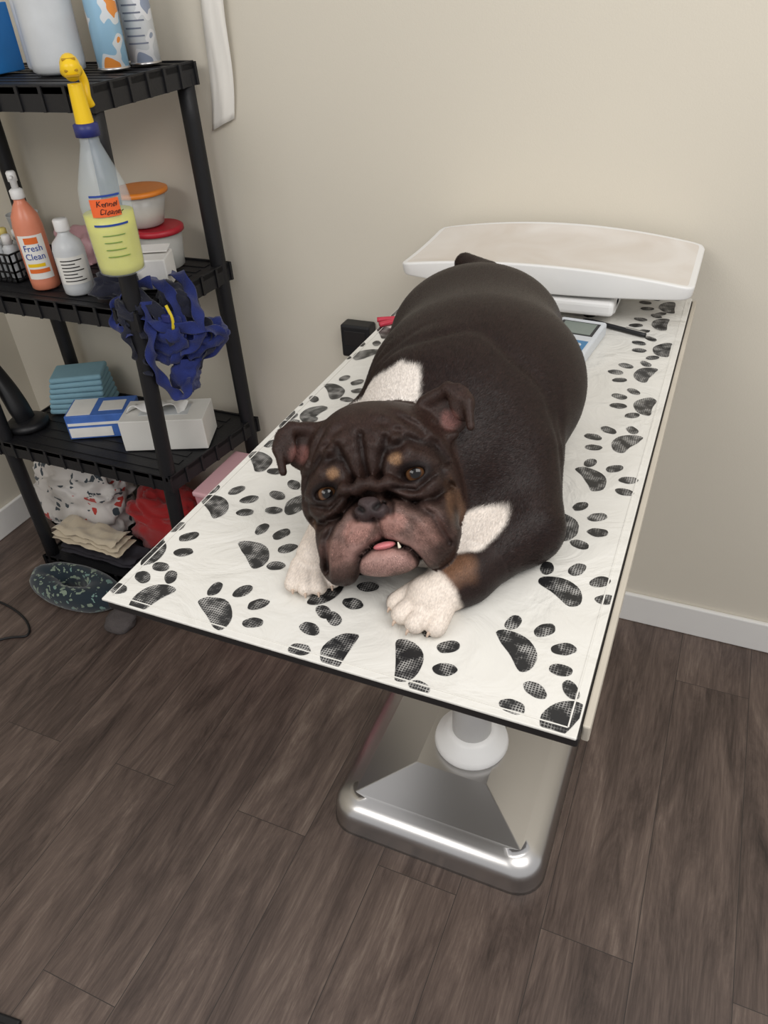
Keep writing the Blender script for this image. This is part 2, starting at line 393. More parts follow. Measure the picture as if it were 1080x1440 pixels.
zs=[0,.3,.6,.9,1.2,1.40]
post(xf(0)-.02,YF+.02,xf(1.42)-.02,YF+.02,zs); post(XRb-.02,YB-.02,XRb-.02,YB-.02,zs)
post(XL+.02,YF+.02,XL+.02,YF+.02,zs); post(XL+.02,YB-.02,XL+.02,YB-.02,zs)

# ---------- top shelf
T=1.4265
bl_=mat("blue_cardboard",(40,120,190),.5); white=mat("white_paper",(232,231,228),.8,bump=.2,bscale=200)
clearw=mat("frosted_plastic",(225,228,230),.3,trans=.25)
bc=thing("glove_carton","bright blue carton with pens standing on the top shelf","carton",(-1.60,1.44,T))
box("carton",(-.05,-.07,0),(.05,.07,.13),bl_,bc,.002)
for i in range(4): lathe("pen",[(.0035,.128),(.0035,.17),(.001,.175)],[blk,redc,bluep,blk][i],bc,loc=(-.03+.02*i,-.01*(-1)**i,0),seg=10)
pt=thing("paper_towel_roll","white paper towel roll standing on the top shelf","paper towels",(-1.51,1.55,T))
lathe("roll",[(.02,.0),(.048,0),(.05,.004),(.05,.276),(.048,.28),(.02,.28)],white,pt)
jg=thing("plastic_jug","translucent white plastic jug on the top shelf","jug",(-1.395,1.455,T),rz=.6)
lathe("jug_body",[(.045,0),(.055,.006),(.057,.02),(.057,.15),(.053,.18),(.03,.215),(.02,.225),(.02,.24)],clearw,jg,seg=32)
lathe("cap",[(.023,.236),(.023,.262),(.02,.265)],whitepl,jg,seg=24)
sweep("handle",[(.0,-.052,.16),(.0,-.085,.17),(0,-.07,.21),(0,-.018,.218)],.008,.012,clearw,jg,n=5,up=(1,0,0))
def can_mat(name,base,band,z0,z1):
    m,nt,b=newmat(name);L=nt.links.new
    tc=N(nt,'ShaderNodeTexCoord'); n=N(nt,'ShaderNodeTexNoise'); n.inputs['Scale'].default_value=22; n.inputs['Detail'].default_value=1; L(tc.outputs['Object'],n.inputs[0])
    cr=N(nt,'ShaderNodeValToRGB'); cr.color_ramp.interpolation='CONSTANT'
    e=cr.color_ramp.elements; e[0].color=(*lin(base),1); e[1].position=.52; e[1].color=(*lin(band[0]),1)
    x=e.new(.6); x.color=(*lin(band[1]),1); L(n.outputs['Fac'],cr.inputs[0]); L(cr.outputs[0],b.inputs['Base Color']); b.inputs['Roughness'].default_value=.35; b.inputs['Metallic'].default_value=.2
    return m
cm1=can_mat("can_print_blue",(150,190,215),((220,225,228),(235,150,70)),0,1); cm2=can_mat("can_print_grey",(205,208,210),((225,226,228),(150,160,180)),0,1)
gink=mat("grey_ink",(110,115,130),.5)
for (x,y,m,lb) in ((-1.285,1.50,cm1,"aerosol can with blue and orange print on the top shelf"),(-1.265,1.585,cm2,"white and grey aerosol can on the top shelf"),(-1.345,1.585,cm2,"white and grey aerosol can on the top shelf")):
    a=thing("aerosol_can",lb,"spray can",(x,y,T)); a["group"]="aerosol cans on the top shelf"
    lathe("can_body",[(.030,0),(.033,.003),(.033,.17),(.028,.185),(.02,.19)],m,a,seg=28)
    lathe("rim",[(.0335,.0),(.035,.002),(.0335,.006)],steel,a,seg=28)
    lathe("cap",[(.026,.188),(.026,.215),(.02,.222)],whitepl,a,seg=24)
    if m is cm2:
        for k in range(6): cyl_patch("print_line",.0335,-.3,1.1-.15*(k%3),.04+k*.014,.043+k*.014,gink,a)

# ---------- mid shelf
Mz=.9645
yel=mat("yellow_plastic",(238,196,20),.35,var=.05); navy=mat("navy_plastic",(38,44,105),.4)
org=mat("orange_label",(240,105,50),.6,var=.05); blkink=mat("black_ink",(30,25,25),.6); blueink=mat("blue_ink",(40,70,150),.5)
liq=mat("yellow_liquid",(228,222,50),.25); bot=mat("clear_bottle",(214,226,236),.1,alpha=.26); grink=mat("green_ink",(120,150,70),.5)
kb=thing("spray_bottle","spray bottle of yellow cleaner hanging by its yellow trigger","spray bottle",(-1.168,1.245,1.082),rz=math.radians(43))
lathe("cleaning_liquid",[(.037,.002),(.045,.006),(.0465,.02),(.0490,.09),(.0495,.122)],liq,kb)
lathe("bottle_shell",[(.040,0),(.047,.004),(.048,.02),(.0505,.09),(.051,.14),(.047,.17),(.035,.205),(.024,.235),(.019,.25),(.0185,.27)],bot,kb)
cyl_patch("orange_label",.0525,-.62,.50,.124,.158,org,kb)
text("handwriting","Kennel\n   Cleaner",.0150,blkink,kb,r=.0532,z=.1435,shear=.3,depth=.0002,rotk=-.06,jit=.0009)
for k in range(4): 
    cyl_patch("print_line",.0512,-.45,.45-.1*(k%3),.044+k*.014,.046+k*.014,grink,kb)
cyl_patch("volume_band",.0517,-.6,.6,.161,.165,blueink,kb); cyl_patch("volume_band",.0515,-.7,.7,.105,.109,blueink,kb)
lathe("neck_ring",[(.019,.262),(.0235,.263),(.0235,.284),(.019,.286)],navy,kb,seg=28)
v,f=sweep_data([(0,0,.28),(0,0,.30),(0,.001,.33),(0,.002,.352)],.016,.017,seg=16,up=(0,1,0),taper=lambda t:1.1-.28*t)
mobj("trigger_neck",v,f,yel,kb)
v,f=sweep_data([(0,-.024,.362),(0,-.016,.375),(0,.0,.382),(0,.03,.376),(0,.048,.368)],.019,.021,seg=18,up=(0,0,1),taper=lambda t:(.55+2.2*t) if t<.2 else 1.05-.45*(t-.2))
mobj("spray_head",v,f,yel,kb)
bm=bmesh.new()
for k in range(4): add_box(bm,(-.012,-.0385+.004*k,.366+.0085*k-.001),(.012,-.030+.004*k,.369+.0085*k),.001,1)
bm_obj("slot_shade_ribs",bm,mat("amber_shadow",(170,130,10),.5),kb)  # darker amber on these bars paints the shade of the head's slots
v,f=sweep_data([(.012,.026,.375),(.018,.032,.35),(.016,.028,.325),(.02,.034,.308)],.008,.005,seg=10,up=(0,1,0)); mobj("trigger",v,f,yel,kb)
lathe("nozzle",[(.009,0),(.010,.012),(.006,.016)],whitepl,kb,seg=16,loc=(0,.044,.369),rot=(-math.pi/2,0,0))

pk=mat("peach_liquid",(225,140,110),.3,trans=.1); lab=mat("white_label",(232,230,224),.5); orl=mat("orange_ink",(225,110,45),.5)
pb=thing("spray_bottle","peach-coloured grooming spray bottle with white pump on the middle shelf","spray bottle",(-1.555,1.378,Mz),rz=math.radians(40))
lathe("bottle_body",[(.030,0),(.034,.004),(.035,.02),(.035,.15),(.031,.175),(.018,.20),(.013,.207),(.013,.215)],pk,pb)
cyl_patch("paper_label",.0356,-.9,.9,.03,.135,lab,pb)
text("label_text","Fresh",.021,blueink,pb,r=.0362,z=.098); text("label_text","Clean",.021,blueink,pb,r=.0362,z=.078)
cyl_patch("label_flash",.0362,-.45,.45,.115,.130,orl,pb); cyl_patch("label_band",.0362,-.7,.7,.045,.055,orl,pb); cyl_patch("label_band",.0362,-.7,.5,.060,.068,yel,pb)
lathe("pump_collar",[(.015,.213),(.016,.215),(.016,.232),(.010,.236)],whitepl,pb,seg=24)
lathe("pump_head",[(.008,.234),(.008,.25),(.011,.252),(.011,.270),(.008,.274)],whitepl,pb,seg=24)
lathe("pump_nozzle",[(.004,0),(.004,.014)],whitepl,pb,seg=12,loc=(0,-.009,.262),rot=(math.pi/2,0,0))
cb=thing("medicine_bottle","clear plastic bottle with white printed label on the middle shelf","bottle",(-1.440,1.372,Mz),rz=math.radians(42))
lathe("bottle_body",[(.032,0),(.036,.004),(.037,.02),(.037,.105),(.033,.122),(.017,.138),(.014,.142),(.014,.15)],clearw,cb)
cyl_patch("paper_label",.0376,-1.0,1.0,.03,.095,lab,cb)
for k in range(7): cyl_patch("print_line",.0381,-.7,.7-.25*(k%3),.037+k*.008,.0395+k*.008,blkink,cb)
lathe("cap",[(.017,.148),(.0175,.15),(.0175,.172),(.015,.175)],whitepl,cb,seg=24)
tubc=mat("cloudy_tub",(205,205,200),.25,alpha=.6); redl=mat("red_lid",(170,35,48),.4); orl2=mat("orange_lid",(222,130,45),.4); food=mat("kibble",(190,170,140),.8,bump=.6)
t1=thing("food_tub","cloudy plastic tub with red lid on the middle shelf","tub",(-1.345,1.59,Mz))
lathe("tub_body",[(.048,0),(.053,.004),(.061,.09)],tubc,t1); lathe("lid",[(.063,.088),(.068,.09),(.068,.1),(.062,.104),(.05,.101)],redl,t1)
t2=thing("food_tub","round plastic tub with orange lid stacked on the red lidded tub","tub",(-1.377,1.59,Mz+.1045))
lathe("tub_body",[(.042,0),(.048,.004),(.066,.078)],tubc,t2); lathe("contents",[(.038,.004),(.046,.008),(.056,.042)],food,t2); lathe("lid",[(.066,.076),(.073,.078),(.073,.086),(.066,.089),(.05,.087)],orl2,t2)
tw=mat("white_carton",(226,224,220),.7,bump=.1)
wbx=thing("tissue_carton","plain white carton with open folded flap on the middle shelf","carton",(-1.305,1.455,Mz+.001),rz=.42)
box("carton_body",(-.072,-.045,0),(.072,.045,.072),tw,wbx,.003,2)
box("carton_flap",(-.070,-.0,-.001),(.070,.044,.001),tw,wbx,.0005,1,loc=(0,.0,.078),rot=(.12,0,0))
bk=thing("supply_basket","black wire basket of small vials on the middle shelf","basket",(-1.72,1.43,Mz))
bm=bmesh.new()
for i in range(8):
    x=-.065+.13*i/7
    for y in (-.05,.05): add_box(bm,(x-.002,y-.002,0),(x+.002,y+.002,.07))
for i in range(6):
    y=-.05+.1*i/5
    for x in (-.065,.065): add_box(bm,(x-.002,y-.002,0),(x+.002,y+.002,.07))
for z in (0,.023,.046,.068):
    for y in (-.05,.05): add_box(bm,(-.067,y-.002,z),(.067,y+.002,z+.004))
    for x in (-.065,.065): add_box(bm,(x-.002,-.05,z),(x+.002,.05,z+.004))
add_box(bm,(-.065,-.05,0),(.065,.05,.003))
bm_obj("wire_frame",bm,blk,bk)
vy=mat("pale_yellow_cap",(225,205,120),.5)
for i,(x,y,mm) in enumerate(((-.04,-.02,whitepl),(0,-.025,vy),(.04,-.02,whitepl),(-.02,.025,vy),(.03,.025,whitepl))):
    vv=thing("vial","small white capped vial standing in the wire basket","vial",(-1.72+x,1.43+y,Mz+.0035)); vv["group"]="vials in the wire basket"
    lathe("vial_body",[(.015,0),(.017,.002),(.017,.075),(.010,.085)],clearw,vv,seg=20); lathe("cap",[(.012,.084),(.012,.105),(.009,.108)],mm,vv,seg=18)
pbag=mat("pink_pouch",(215,170,175),.4,trans=.1)
cloth("plastic_pouch",(-1.60,1.57,Mz),(.06,.04,.06),pbag,"crumpled clear and pink plastic pouch on the middle shelf","pouch",amp=.3,fr=18,seed=3,sub=4)
cl2=thing("clear_cup","clear plastic cup behind the wire basket","cup",(-1.79,1.58,Mz))
lathe("cup_wall",[(.03,0),(.032,.002),(.042,.11),(.044,.112),(.041,.112),(.030,.004)],clearw,cl2,seg=28,closed=False)
# blue muzzles with straps
bluef=mat("royal_blue_nylon",(26,40,104),.85,var=.3,scale=40,bump=.6,bscale=300,sheen=.2); navf=mat("navy_nylon",(20,23,42),.85,var=.25,scale=40,bump=.6,bscale=300,sheen=.2)
mz=thing("dog_muzzle","royal blue nylon dog muzzles and straps heaped over the shelf edge","muzzles",(-1.225,1.385,.968)); mz.scale=(.9,.9,.95)
def lump(c,r,m,seed,rot=(0,0,0),amp=.5): cloth("muzzle_fabric",c,r,m,None,None,amp=amp,fr=26,seed=seed,sub=4,parent=mz,floor=1,rot=rot)
lump((.03,-.02,-.17),(.045,.035,.065),bluef,21,(.3,.4,.3)); lump((.085,.05,-.15),(.06,.04,.035),bluef,22,(.2,-.3,.9)); lump((-.03,-.065,-.10),(.035,.03,.055),navf,23,(.2,.2,0))
lump((-.09,-.03,.0),(.055,.04,.03),navf,24,(0,.1,.3)); lump((.045,-.0,-.255),(.035,.03,.05),bluef,25,(.1,.3,.3)); lump((.05,.03,-.06),(.05,.035,.04),navf,26,(.3,.6,.3))
S=[([(-.16,-.02,.02),(-.06,-.06,.035),(.0,-.05,.02),(.05,-.05,-.03),(.07,-.05,-.10)],navf),
([(-.05,.05,.03),(.03,.0,.035),(.07,-.01,-.0),(.08,-.02,-.08),(.05,-.04,-.16)],bluef),
([(-.02,.10,.02),(.05,.06,.04),(.10,.03,.0),(.13,.0,-.05),(.12,-.01,-.10),(.07,-.03,-.13)],bluef),
([(0,-.07,-.02),(.06,-.06,-.05),(.13,0,-.07),(.15,.05,-.10),(.13,.07,-.14),(.08,.02,-.17)],bluef),
([(.02,-.06,.01),(.03,-.08,-.06),(.01,-.08,-.14),(.02,-.06,-.22),(.06,-.05,-.25),(.08,-.03,-.2)],bluef),
([(-.08,-.06,.0),(-.05,-.09,-.03),(-.03,-.10,-.08),(-.02,-.09,-.14),(.0,-.08,-.18)],navf),
([(.02,-.02,.045),(-.04,-.05,.035),(-.07,-.08,-.01),(-.06,-.10,-.05),(-.02,-.09,-.07)],bluef),
([(.03,.02,.0),(.09,.02,-.03),(.13,.04,-.09),(.11,.03,-.15),(.06,0,-.2)],navf)]
for k,(pts,m) in enumerate(S): sweep("strap",pts,.017,.0018,m,mz,up=(.6,-.6,.5),n=10,twist=.7+.1*k)
sweep("strap",[(.07,-.045,.0),(.085,-.05,-.03),(.08,-.05,-.06)],.004,.002,mat("yellow_webbing",(215,190,40),.6),mz,up=(.6,-.6,.5),n=5)
for c in ((.07,-.055,-.03),(.12,.02,-.09)): box("buckle",(c[0]-.012,c[1]-.006,c[2]-.01),(c[0]+.012,c[1]+.006,c[2]+.01),navy,mz,.003)

# ---------- low shelf
Lz=.4945
ph=thing("microphone_stand","curved black plastic holder on a round base on the shelf","stand",(-1.845,1.40,Lz))
lathe("round_base",[(.05,0),(.062,.003),(.062,.016),(.05,.024),(.02,.03)],blk,ph)
v,f=sweep_data([(0,0,.02),(.0,-.01,.06),(-.02,-.01,.12),(-.05,-.01,.18),(-.085,-.01,.235)],.018,.028,seg=14,up=(0,1,0),taper=lambda t:1.25-.5*abs(t-.3)); mobj("curved_arm",v,f,blk,ph)
ltb=mat("pale_blue_paper",(135,175,190),.8,bump=.3)
bp_=thing("folded_towel","pale blue folded surgical towels on the shelf","towels",(-1.765,1.565,Lz),rz=.35)
for k in range(7): box("fold",(-.09+.004*k,-.065,.018*k),(.09,.065-.004*k,.018*k+.017),ltb,bp_,.007,3,rot=(0,0,.03*k))
gbm=mat("glove_box_print",(70,110,185),.5,var=.3,scale=30)
gb=thing("glove_box","blue and white cardboard box of disposable gloves on the shelf","box",(-1.595,1.465,Lz),rz=.45)
box("carton",(-.095,-.055,0),(.095,.055,.075),gbm,gb,.002); box("front_panel",(-.09,-.057,.006),(.035,-.0545,.036),lab,gb,0); box("front_panel",(-.09,-.057,.044),(.09,-.0545,.052),lab,gb,0); box("top_panel",(-.09,-.050,.0745),(-.02,.050,.0758),lab,gb,0)
box("opening_flap",(-.0,-.03,.0745),(.07,.03,.0762),lab,gb,.0)
tx=thing("tissue_box","white cardboard tissue box with film opening on the shelf","tissue box",(-1.365,1.475,Lz),rz=.38)
box("carton",(-.12,-.062,0),(.12,.062,.095),mat("white_card",(220,218,212),.55,var=.04),tx,.002)
box("top_window",(-.07,-.03,.0945),(.07,.03,.0962),clearw,tx,0)
sweep("tissue",[(-.10,.01,.097),(-.06,.0,.115),(-.02,-.01,.120),(.03,0,.112),(.06,0,.098)],.03,.003,white,tx,n=8,twist=.5)

# ---------- bottom tier
Bz=.0495
def pattern(name,base,c1,c2,scale):
    m,nt,b=newmat(name);L=nt.links.new
    tc=N(nt,'ShaderNodeTexCoord'); vo=N(nt,'ShaderNodeTexVoronoi'); vo.inputs['Scale'].default_value=scale; 
    nd=N(nt,'ShaderNodeTexNoise');nd.inputs['Scale'].default_value=scale*.7; L(tc.outputs['Object'],nd.inputs[0])
    vm=N(nt,'ShaderNodeVectorMath',operation='MULTIPLY_ADD'); L(nd.outputs['Color'],vm.inputs[0]); vm.inputs[1].default_value=(.09,.09,.09); L(tc.outputs['Object'],vm.inputs[2]); L(vm.outputs[0],vo.inputs['Vector'])
    cr=N(nt,'ShaderNodeValToRGB'); cr.color_ramp.interpolation='CONSTANT'; e=cr.color_ramp.elements
    e[0].color=(*lin(c1),1); e[1].position=.33; e[1].color=(*lin(base),1); L(vo.outputs['Distance'],cr.inputs[0])
    sp=N(nt,'ShaderNodeSeparateColor'); L(vo.outputs['Color'],sp.inputs[0]); gt=N(nt,'ShaderNodeMath',operation='GREATER_THAN'); gt.inputs[1].default_value=.75; L(sp.outputs[0],gt.inputs[0])
    lt=N(nt,'ShaderNodeMath',operation='LESS_THAN'); lt.inputs[1].default_value=.33; L(vo.outputs['Distance'],lt.inputs[0]); mu=N(nt,'ShaderNodeMath',operation='MULTIPLY'); L(gt.outputs[0],mu.inputs[0]);L(lt.outputs[0],mu.inputs[1])
    mx=N(nt,'ShaderNodeMix',data_type='RGBA'); L(mu.outputs[0],mx.inputs[0]); L(cr.outputs[0],mx.inputs[6]); mx.inputs[7].default_value=(*lin(c2),1); L(mx.outputs[2],b.inputs['Base Color']); b.inputs['Roughness'].default_value=.9; b.inputs['Sheen Weight'].default_value=.3
    return m
cloth("fleece_blanket",(-1.85,1.515,Bz+.012),(.16,.09,.17),pattern("patterned_fleece",(215,210,205),(60,70,78),(185,60,50),26),"bunched white fleece blanket with dark and red print","blanket",amp=.3,fr=11,seed=1)
cloth("red_towel",(-1.50,1.53,Bz+.012),(.14,.085,.13),mat("red_terry",(165,30,32),.9,bump=.6,bscale=500,sheen=.3),"crumpled bright red towel on the bottom shelf","towel",amp=.3,fr=14,seed=2,floor=.3)
def folded(name,c,w,d,hh,layers,m,label,seed,rz=0):
    V=[];F=[]
    nu,nv=28,10
    for k in range(layers):
        base=len(V)
        for side in (0,1):
            for j in range(nv+1):
                for i in range(nu+1):
                    u=i/nu*2-1;v=j/nv*2-1
                    edge=(1-abs(u)**8)*(1-abs(v)**6)
                    wv=noise.noise(Vector((u*2.5+seed,v*1.2+k*.3,seed)))
                    zb=hh*(k+.5)+wv*hh*.9*(k+1)/layers+hh*.25*noise.noise(Vector((u*7,v*4,seed+k)))
                    V.append((w*u*(1-.03*k)+.006*noise.noise(Vector((u*3,v*5,k))),d*v*(1-.04*k)+.012*noise.noise(Vector((u*3+k,3,seed))),zb+(1 if side else -1)*hh*.52*edge**.5))
        n=(nu+1)*(nv+1); ix=lambda s,i,j:base+s*n+j*(nu+1)+i
        for j in range(nv):
            for i in range(nu):
                F.append((ix(1,i,j),ix(1,i+1,j),ix(1,i+1,j+1),ix(1,i,j+1)));F.append((ix(0,i,j),ix(0,i,j+1),ix(0,i+1,j+1),ix(0,i+1,j)))
    mz_=min(v[2] for v in V); V=[(a,b,z-mz_) for a,b,z in V]
    return mobj(name,V,F,m,None,True,label,"towel",loc=c,rot=(0,0,rz))
beig=mat("beige_terry",(196,182,158),.9,bump=.6,bscale=500,sheen=.3); char=mat("charcoal_terry",(48,46,52),.9,bump=.6,bscale=500)
folded("dark_towel",(-1.67,1.37,Bz),.155,.045,.016,2,char,"charcoal grey towel folded under the beige towel",4)
folded("beige_towel",(-1.70,1.365,Bz+.048),.14,.045,.018,3,beig,"folded beige towel on the dark towel",7,rz=-.03)
folded("dark_towel",(-1.41,1.365,Bz),.09,.045,.020,3,char,"charcoal grey towel folded at the shelf end",11)
cloth("sheepskin_pad",(-1.46,1.16,0),(.045,.04,.025),mat("grey_fleece",(84,78,77),.95,bump=.8,bscale=300),"small grey fleecy pad on the floor","pad",amp=.2,fr=20,seed=12,sub=4,)
def ring(name,c,R,sx,sy,r,m,label,cat,rz=0):
    V=[];F=[];A,B=48,20
    for i in range(A):
        a=2*math.pi*i/A
        rr=r*(1+.1*noise.noise(Vector((math.cos(a)*2,math.sin(a)*2,1))))
        for j in range(B):
            b=2*math.pi*j/B; x=(R+rr*math.cos(b)); V.append((x*math.cos(a)*sx,x*math.sin(a)*sy,max(0,r*.8+rr*.95*math.sin(b))))
    for i in range(A):
        for j in range(B): F.append((i*B+j,((i+1)%A)*B+j,((i+1)%A)*B+(j+1)%B,i*B+(j+1)%B))
    return mobj(name,V,F,m,None,True,label,cat,loc=c,rot=(0,0,rz))
ring("ring_cushion",(-1.675,1.216,.001),.078,1.42,.62,.046,pattern("leaf_print",(22,38,48),(125,140,122),(110,140,132),40),"dark navy green oval ring cushion with leaf print on the floor","cushion",rz=0)
blkr=mat("black_rubber",(22,22,24),.5)
cbp=[(-2.0,.70,.004),(-1.86,.86,.004),(-1.76,.98,.004),(-1.70,1.02,.004),(-1.76,1.07,.004),(-1.88,1.10,.004),(-2.05,1.1,.004)]
sweep("power_cord",cbp,.0035,.0035,blkr,None,"black power cord looping on the floor","cord",n=8)
# pink bin
pnk=mat("translucent_pink",(225,160,168),.35,trans=.2); 
pbn=thing("storage_bin","translucent pink plastic bin with lid beside the shelving unit","bin",(-1.148,1.46,.0))
def rr(x,y,z): return [(x,-y,z),(x,y,z),(-x,y,z),(-x,-y,z)]
rings=[rr(.06,.09,0),rr(.075,.11,.41),rr(.072,.107,.41),rr(.057,.087,.005)]
V=[p for r_ in rings for p in r_];F=[]
for j in range(3):
    for i in range(4): F.append((j*4+i,j*4+(i+1)%4,(j+1)*4+(i+1)%4,(j+1)*4+i))
F.append((0,1,2,3));F.append((12,13,14,15))
mobj("bin_body",V,F,pnk,pbn,False); box("lid",(-.080,-.115,.405),(.080,.115,.422),mat("pink_lid",(215,170,175),.4,var=.05),pbn,.006,3)
box("latch",(-.03,-.120,.38),(.03,-.113,.415),pnk,pbn,.002)
# wall control box and paper strip
cbx=thing("charger_box","small black plastic charger box mounted on the wall","charger",(-.838,1.706,.78))
box("case",(-.042,-.045,-.045),(.042,0,.045),blk,cbx,.006,3); box("slot",(-.03,-.0465,-.01),(.03,-.044,.03),darkedge,cbx,.001)
def strip():
    V=[];F=[];n=30
    for i in range(n+1):
        t=i/n; z=1.285+.5*t; xc=-1.165+.07*t+.006*math.sin(t*9); y=1.698-.012*(1-math.cos(t*5))*.5; w=.034-.006*t
        for k in range(7):
            u=k/6*2-1; V.append((xc+w*u,y-.008*(1-u*u)-.003*math.sin(u*6+t*8),z+.014*u*(1-t)))
    for i in range(n):
        for k in range(6): a=i*7+k; F.append((a,a+1,a+8,a+7))
    return V,F
v,f=strip(); o=mobj("paper_strip",v,f,mat("soft_white_paper",(232,228,220),.85,var=.04),None,True,"torn white paper strip hanging against the wall","paper strip")
sm=o.modifiers.new("s",'SOLIDIFY'); sm.thickness=.001
fm=thing("floor_mat","black rubber mat with ribbed tread lying on the floor","mat",(-1.13,.14,0),rz=.12)
box("rubber_slab",(-.3,-.2,0),(.2,.06,.012),blkr,fm,.004)
bm=bmesh.new()
for i in range(12): add_box(bm,(-.28+i*.04,-.19,.0118),(-.265+i*.04,.045,.015),.001,1)
bm_obj("tread_ribs",bm,blkr,fm)

# ================================================================= DOG
C0=np.array([-.305,.641,1.105]); S0=.000815
Rg=np.array(right);Up=-np.array(down);Bk=-np.array(fwd)
er=Rg*.976+Up*.218; eu=Up*.976-Rg*.218
ps=math.radians(12)
HF=Bk*math.cos(ps)-er*math.sin(ps); HR=er*math.cos(ps)+Bk*math.sin(ps); HU=eu
HB=np.stack([HR,HU,HF],1)
def Hw(r,u,f): return C0+S0*(HB@np.array([r,u,f],float))
def ell(p,c,r):
    q=(p-np.array(c))/np.array(r); k0=np.sqrt((q*q).sum(-1))+1e-9; k1=np.sqrt(((q/np.array(r))**2).sum(-1))+1e-9
    return k0*(k0-1)/k1
def cap(p,a,b,ra,rb):
    a=np.array(a,float);b=np.array(b,float);ba=b-a; h=np.clip(((p-a)@ba)/(ba@ba),0,1)
    return np.sqrt(((p-a-h[...,None]*ba)**2).sum(-1))-(ra+(rb-ra)*h)
def smin(a,b,k):
    h=np.maximum(k-np.abs(a-b),0)/k; return np.minimum(a,b)-h*h*k*.25
def smax(a,b,k): return -smin(-a,-b,k)
def pl2(q,pts):
    d=None
    for a,b in zip(pts[:-1],pts[1:]):
        a=np.array(a,float);b=np.array(b,float);ba=b-a
        h=np.clip(((q-a)@ba)/(ba@ba+1e-9),0,1); e=((q-a-h[:,None]*ba)**2).sum(-1)
        d=e if d is None else np.minimum(d,e)
    return np.sqrt(d)
grooves=[([(0,20),(0,74)],7,6),([(18,16),(24,40),(34,64)],7,6),([(32,48),(62,56),(90,40),(102,16)],6.5,7),([(20,84),(50,86),(84,66)],3.5,8),
 ([(24,-6),(48,-26),(78,-29),(98,-18)],8,6),([(50,-28),(74,-50),(84,-90)],7,6),([(94,6),(104,-30),(98,-70)],5,7),([(32,-34),(44,-54),(48,-80)],3,5),
 ([(0,-70),(16,-73),(33,-83),(44,-102),(46,-124)],9,5),([(0,-36),(0,-66)],4,4.5),([(9,-23),(13,-20)],7,3.8),([(18,-12),(25,-22),(22,-34)],6,4.5),([(34,-2),(60,-12),(86,0)],5,4),([(40,70),(60,70),(80,56)],3,5)]
def head_sdf(p):
    q0=((p-C0)@HB)/S0
    q=q0+np.stack([2.2*np.sin(q0[:,1]*.05+1),2.2*np.sin(q0[:,0]*.045),0*q0[:,0]],1); a=q.copy(); a[:,0]=np.abs(a[:,0])
    d=ell(q,(0,48,-15),(100,80,84))
    d=smin(d,ell(a,(22,54,32),(60,42,42)),34)
    d=smin(d,ell(a,(66,-4,2),(48,64,64)),30)
    d=smin(d,ell(q,(0,-50,-12),(90,56,70)),35)
    d=smin(d,ell(a,(28,-44,52),(46,34,42)),22)
    d=smin(d,ell(a,(50,-58,52),(45,38,44)),16)
    d=smin(d,ell(a,(66,-68,32),(36,46,46)),14)
    d=smin(d,ell(a,(62,-90,42),(28,28,34)),12)
    d=smin(d,ell(q,(0,-93,52),(50,24,40)),8)
    for A,B in (((0,12,80),(26,4,79)),((26,4,79),(56,-20,62))): d=smin(d,cap(a,A,B,11,11),12)
    for A,B in (((14,30,64),(24,52,62)),((24,52,62),(30,74,50))): d=smin(d,cap(a,A,B,9,8),10)
    for A,B in (((26,26,66),(56,33,66)),((56,33,66),(88,16,44))): d=smin(d,cap(a,A,B,11,10),10)
    for A,B in (((38,-6,64),(62,-12,61)),((62,-12,61),(86,-1,44))): d=smin(d,cap(a,A,B,8,7),8)
    d=smin(d,ell(a,(62,12,42),(27,22,24)),8)
    d=smin(d,ell(q,(0,-23,94),(23,15.5,15)),6)
    d=smin(d,ell(a,(16,-27,93),(11,10,11)),5)
    fm=1/(1+np.exp(-(q[:,2]-8)/8))
    for pts,am,w in grooves:
        d=d+am*1.12*fm*np.exp(-(pl2(a[:,:2],pts)/w)**2)
    d=d+2.2*fm*np.sin(a[:,0]*.30+q[:,1]*.12)*np.exp(-((a[:,0]-64)/26)**2-((q[:,1]+60)/42)**2)
    d=d+2.3*fm*np.sin(a[:,0]*.10+q[:,1]*.26+a[:,0]**2*.0015)*np.exp(-((a[:,0]-50)/45)**2-((q[:,1]-70)/30)**2)
    d=smax(d,-ell(a,(62,10,70),(16.5,8.2,19)),3)
    a=q0.copy(); a[:,0]=np.abs(q0[:,0]-9)/.95
    e=ell(a,(110,84,4),(34,34,7))
    for A,B,r1,r2 in (((80,104,4),(120,113,14),9,8),((120,113,14),(144,88,24),8,7),((144,88,24),(141,54,34),7,5.5),((88,50,10),(114,50,10),7,5)): e=smin(e,cap(a,A,B,r1,r2),8)
    e=smin(e,ell(a,(134,90,20),(17,26,7)),8)
    d=smin(d,e*.95,12)
    return d*S0
DP=np.array([-.38,-.92,0]);DQ=np.array([.92,-.38,0])
PB2=np.array([-.374,.582,1.018]); DP2=np.array([.42,-.9,0]);DQ2=np.array([.9,.42,0])
T1=((-.029,.024),(-.0102,.035),(.0102,.035),(.029,.022)); T2=((-.023,.026),(-.0077,.034),(.0077,.034),(.023,.024))
